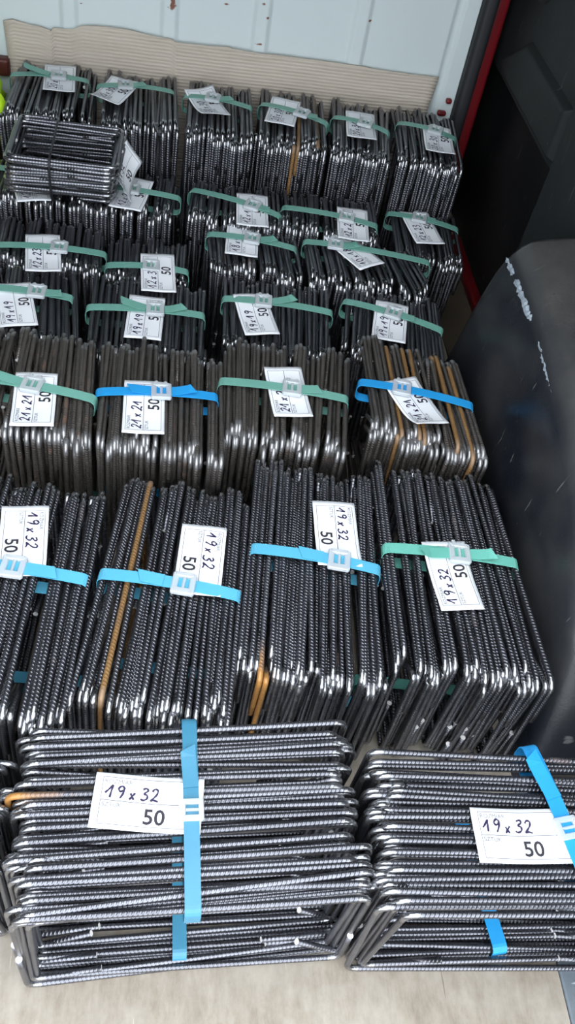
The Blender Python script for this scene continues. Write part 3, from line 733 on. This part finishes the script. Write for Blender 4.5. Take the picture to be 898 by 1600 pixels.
# --- fourth row
bundle('12 x 23 bundle at the left frame edge below the loose wired stack, upright tag',
       [(-27.2, 125.2), (-27.4, 137.2), (-10.2, 124.8), (-10.4, 136.8)], 12.0, 19.2, '12 x 23', ((-26.6, 127.6), (-10.0, 127.5)), 'green', (-19.4, 126.2), rad(97), 51,
       bpos=0.58, hook=5, tail=())
bundle('low dark bundle whose tag is half hidden by the bars in front, left of centre',
       [(-9.4, 124.4), (-9.6, 135.4), (3.6, 124.0), (3.8, 134.8)], 11.2, 18.6, '12 x 30', ((-9.2, 125.4), (3.4, 125.4)), 'green', (-1.1, 123.6), rad(93), 52,
       bpos=0.55, hook=5, n=44, tail=(), tag_dz=0.45)
bundle('18 x 18 bundle in the middle of the fourth row, tag upright below green strap',
       [(7.4, 126.4), (7.1, 139.6), (22.4, 124.8), (21.6, 138.6)], 13.4, 20.6, '18 x 18', ((7.1, 134.0), (21.5, 131.9)), 'green', (12.7, 133.4), rad(86), 53,
       bpos=0.50, hook=5, tail=((0.60, 2.6, 0.25, 0.4),))
bundle('10 x 18 bundle with its tag turned diagonally across the bars',
       [(23.6, 125.0), (23.4, 137.2), (44.8, 122.8), (42.2, 135.4)], 12.2, 20.6, '10 x 18', ((23.7, 134.4), (45.0, 131.2)), 'green', (32.0, 132.8), rad(121), 54,
       bpos=0.24, hook=5, tail=((0.30, 2.6, 0.15, 0.4),))
# --- fifth row
bundle('bundle under the loose wired stack at far left, only a tag corner and bends showing',
       [(-33.5, 138.2), (-33.0, 150.0), (-17.4, 138.4), (-17.4, 150.2)], 12.0, 22.6, '12 x 23', ((-33, 145), (-17.8, 144)), 'green', (-22.9, 140.6), rad(104), 61, hook=5, tail=())
bundle('bundle right of the loose wired stack, green strap, tag partly under the stack',
       [(-16.4, 137.6), (-16.8, 149.6), (1.0, 137.4), (1.6, 149.0)], 11.8, 22.6, '12 x 23', ((-15.4, 142.4), (1.7, 141.1)), 'green', (-6.2, 140.8), rad(80), 62, hook=5, tail=(), bpos=0.54)
bundle('fifth row bundle with exposed left side, tag at the right of its drooping strap',
       [(3.4, 137.4), (4.1, 149.2), (19.2, 136.4), (19.6, 147.8)], 11.8, 22.6, '12 x 15', ((4.1, 144.3), (18.9, 138.6)), 'green', (14.4, 139.2), rad(88), 63, hook=5, bpos=0.70, tail=((0.76, 2.4, -0.1, 0.2),))
bundle('bundle behind the one with the diagonal tag, small tag at the right of its strap',
       [(19.8, 137.0), (20.0, 148.6), (36.8, 136.2), (37.6, 147.6)], 11.6, 22.6, '12 x 23', ((20.1, 141.4), (36.1, 138.2)), 'green', (32.0, 137.8), rad(85), 64, hook=5, bpos=0.68, tail=())
bundle('12 x 23 bundle in front of the rightmost tall bundle, by the dark door',
       [(40.2, 134.6), (41.0, 149.6), (51.6, 133.2), (53.0, 148.4)], 15.4, 20.4, '12 x 23', ((40.3, 146.7), (52.6, 143.4)), 'green', (45.9, 142.6), rad(98), 65, hook=5, bpos=0.44, tail=((0.52, 2.2, -0.1, 0.2),))
# --- back row of tall 20 x 30 bundles
bundle('tall 20 x 30 bundle at the left of the back row, by the yellow vest',
       [(-28.8, 152.6), (-28.0, 172.2), (-14.8, 152.6), (-15.2, 172.6)], 20.0, 30.0, '20 x 30', ((-28.4, 164.7), (-15.4, 165.4)), 'green', (-20.2, 165.0), rad(94), 71, hook=6, bpos=0.62, tail=((0.5, 5.0, 2.8, 0.6),), jit=1.3)
bundle('tall 20 x 30 bundle second from left in the back row, bars fanned out',
       [(-12.6, 152.4), (-13.0, 171.8), (0.6, 153.0), (0.0, 172.2)], 19.8, 30.0, '20 x 30', ((-13.2, 164.1), (-0.2, 165.0)), 'green', (-10.3, 162.4), rad(72), 72, hook=6, bpos=0.36, curl=(0.3, 1.0, 0), tail=((0.45, 2.4, 0.1, 0.3),), jit=1.3)
bundle('tall 20 x 30 bundle third from left in the back row, crumpled tag',
       [(1.8, 152.4), (2.6, 172.4), (14.2, 151.0), (14.4, 171.8)], 20.0, 30.0, '20 x 30', ((2.3, 163.9), (14.0, 162.1)), 'green', (6.2, 161.6), rad(108), 73, hook=6, bpos=0.42, curl=(0.3, 0.9, 0.8), tail=((0.5, 2.6, 0.2, 0.3),), jit=1.1)
bundle('tall 20 x 30 bundle in the back row with rusty orange bars',
       [(14.8, 152.8), (16.2, 173.0), (27.4, 150.2), (28.8, 170.8)], 20.0, 30.0, '20 x 30', ((16.4, 164.2), (27.9, 159.2)), 'green', (20.1, 161.6), rad(79), 74, hook=6, bpos=0.62, tail=((0.7, 2.2, -0.1, 0.3),), rusty=(31, 46), weights=(3, 4, 2, 1))
bundle('tall 20 x 30 bundle second from right in the back row',
       [(28.4, 151.0), (30.4, 171.6), (38.8, 149.6), (41.6, 170.4)], 20.0, 30.0, '20 x 30', ((29.8, 162.1), (39.4, 158.4)), 'green', (34.5, 159.6), rad(85), 75, hook=6, bpos=0.58, tail=())
bundle('tall 20 x 30 bundle at the back, beside the red door pillar',
       [(41.0, 151.2), (43.0, 171.8), (52.2, 148.6), (54.2, 169.8)], 20.2, 30.0, '20 x 30', ((42.4, 162.8), (52.4, 158.8)), 'green', (49.0, 157.4), rad(84), 76, hook=6, bpos=0.64, tail=())

# --- small stack of flat stirrups tied with black wire, lying on the fifth row
def wired_stack():
    z0 = 24.6
    root = empty('stirrup_stack', (-17.8, 142.0, z0), 'small flat stack of shiny stirrups tied with black wire, lying on other bundles at left', 'rebar bundle')
    r = random.Random(77); V = variants(13.6, 17.0, 8, -6.0)
    N = 24
    for i in range(N):
        t = i/(N-1)
        o = bpy.data.objects.new('stirrup', r.choice(V[r.choice(('far_top', 'near_top', 'near_bottom', 'far_bottom'))])); COL.objects.link(o); o.parent = root
        # mesh: y -> depth, z -> width, x -> thickness; laid flat, thickness up
        o.rotation_euler = Euler((r.gauss(0, 0.012), r.gauss(0, 0.022)-math.pi/2, r.gauss(-0.02, 0.02)), 'XYZ')
        o.location = Vector((8.6+r.gauss(0, 0.3)+0.35*(i % 2)+1.2*t, 0.45*(i % 2)-t*4.2+r.gauss(0, 0.25), 0.5+i*0.345+r.uniform(-.06, .06)))*S
    pts = [(-0.8, -6.3, -0.1), (-0.8, -7.4, 0.5), (-0.7, -9.6, 4), (-0.5, -11.3, 7.8), (-0.4, -11.0, 9.2), (-0.4, -9, 9.4), (-0.4, -4, 9.3), (-0.4, 1.4, 9.3), (-0.4, 2.9, 8.8), (-0.5, 5.2, 5), (-0.7, 7.6, 0.6), (-0.8, 7.0, -0.2), (-0.8, 0, -0.3)]
    mesh_obj('tie_wire', *tube_geo(pts, 0.2, 6, True), M_WIRE, root, True)
    t_ = paper_tag(root, (-7.4, 139.2), rad(80), 28.4, '11 x 32', 178, (1.2, 0.8, 0)); t_.rotation_euler = (rad(60), rad(-16), rad(82)); t_.scale = (0.9, 0.9, 0.9)
wired_stack()

# --- odds and ends at the far left
def carton():
    g = Geo(); g.box(-48, -31.6, 151.5, 172, 0, 22)
    o = bevel(g.obj('cardboard_carton', plain('brown_card', (0.38, 0.25, 0.14), 0.85, 0, 0.12, 15)), 0.3, 2)
    tag(o, 'plain brown cardboard carton under the yellow vest', 'box')
    for y in (158, 164):
        pass
carton()
def vest():
    m = plain('fluorescent_yellow_cloth', (0.55, 0.86, 0.02), 0.8, 0, 0.12, 30)
    r = random.Random(9); nu, nv = 40, 20; v = []; f = []
    for j in range(nv+1):
        th = math.pi*j/nv
        for i in range(nu):
            a = 2*math.pi*i/nu
            k = 1+0.10*math.sin(3*a+2*th)+0.08*math.sin(7*a-3*th+1)+0.06*math.sin(11*a+5*th)+0.05*math.sin(9*th+2*a)
            v.append((-37.0+8.0*k*math.sin(th)*math.cos(a), 161+9.2*k*math.sin(th)*math.sin(a), max(22.15, 25.6+6.4*k*math.cos(th))))
    for j in range(nv):
        for i in range(nu): f.append((j*nu+i, (j+1)*nu+i, (j+1)*nu+(i+1) % nu, j*nu+(i+1) % nu))
    o = mesh_obj('safety_vest', v, f, m, None, True)
    tag(o, 'crumpled fluorescent yellow safety vest on the carton at far left', 'vest')
vest()
g = Geo(); g.box(-48, -30.2, WY-2.4, WY, 27, 30.2); struct(bevel(g.obj('trim_4', plain('dark_red_brown_paint', (0.075, 0.012, 0.008), 0.5, 0, 0.2, 20)), 0.6, 3))
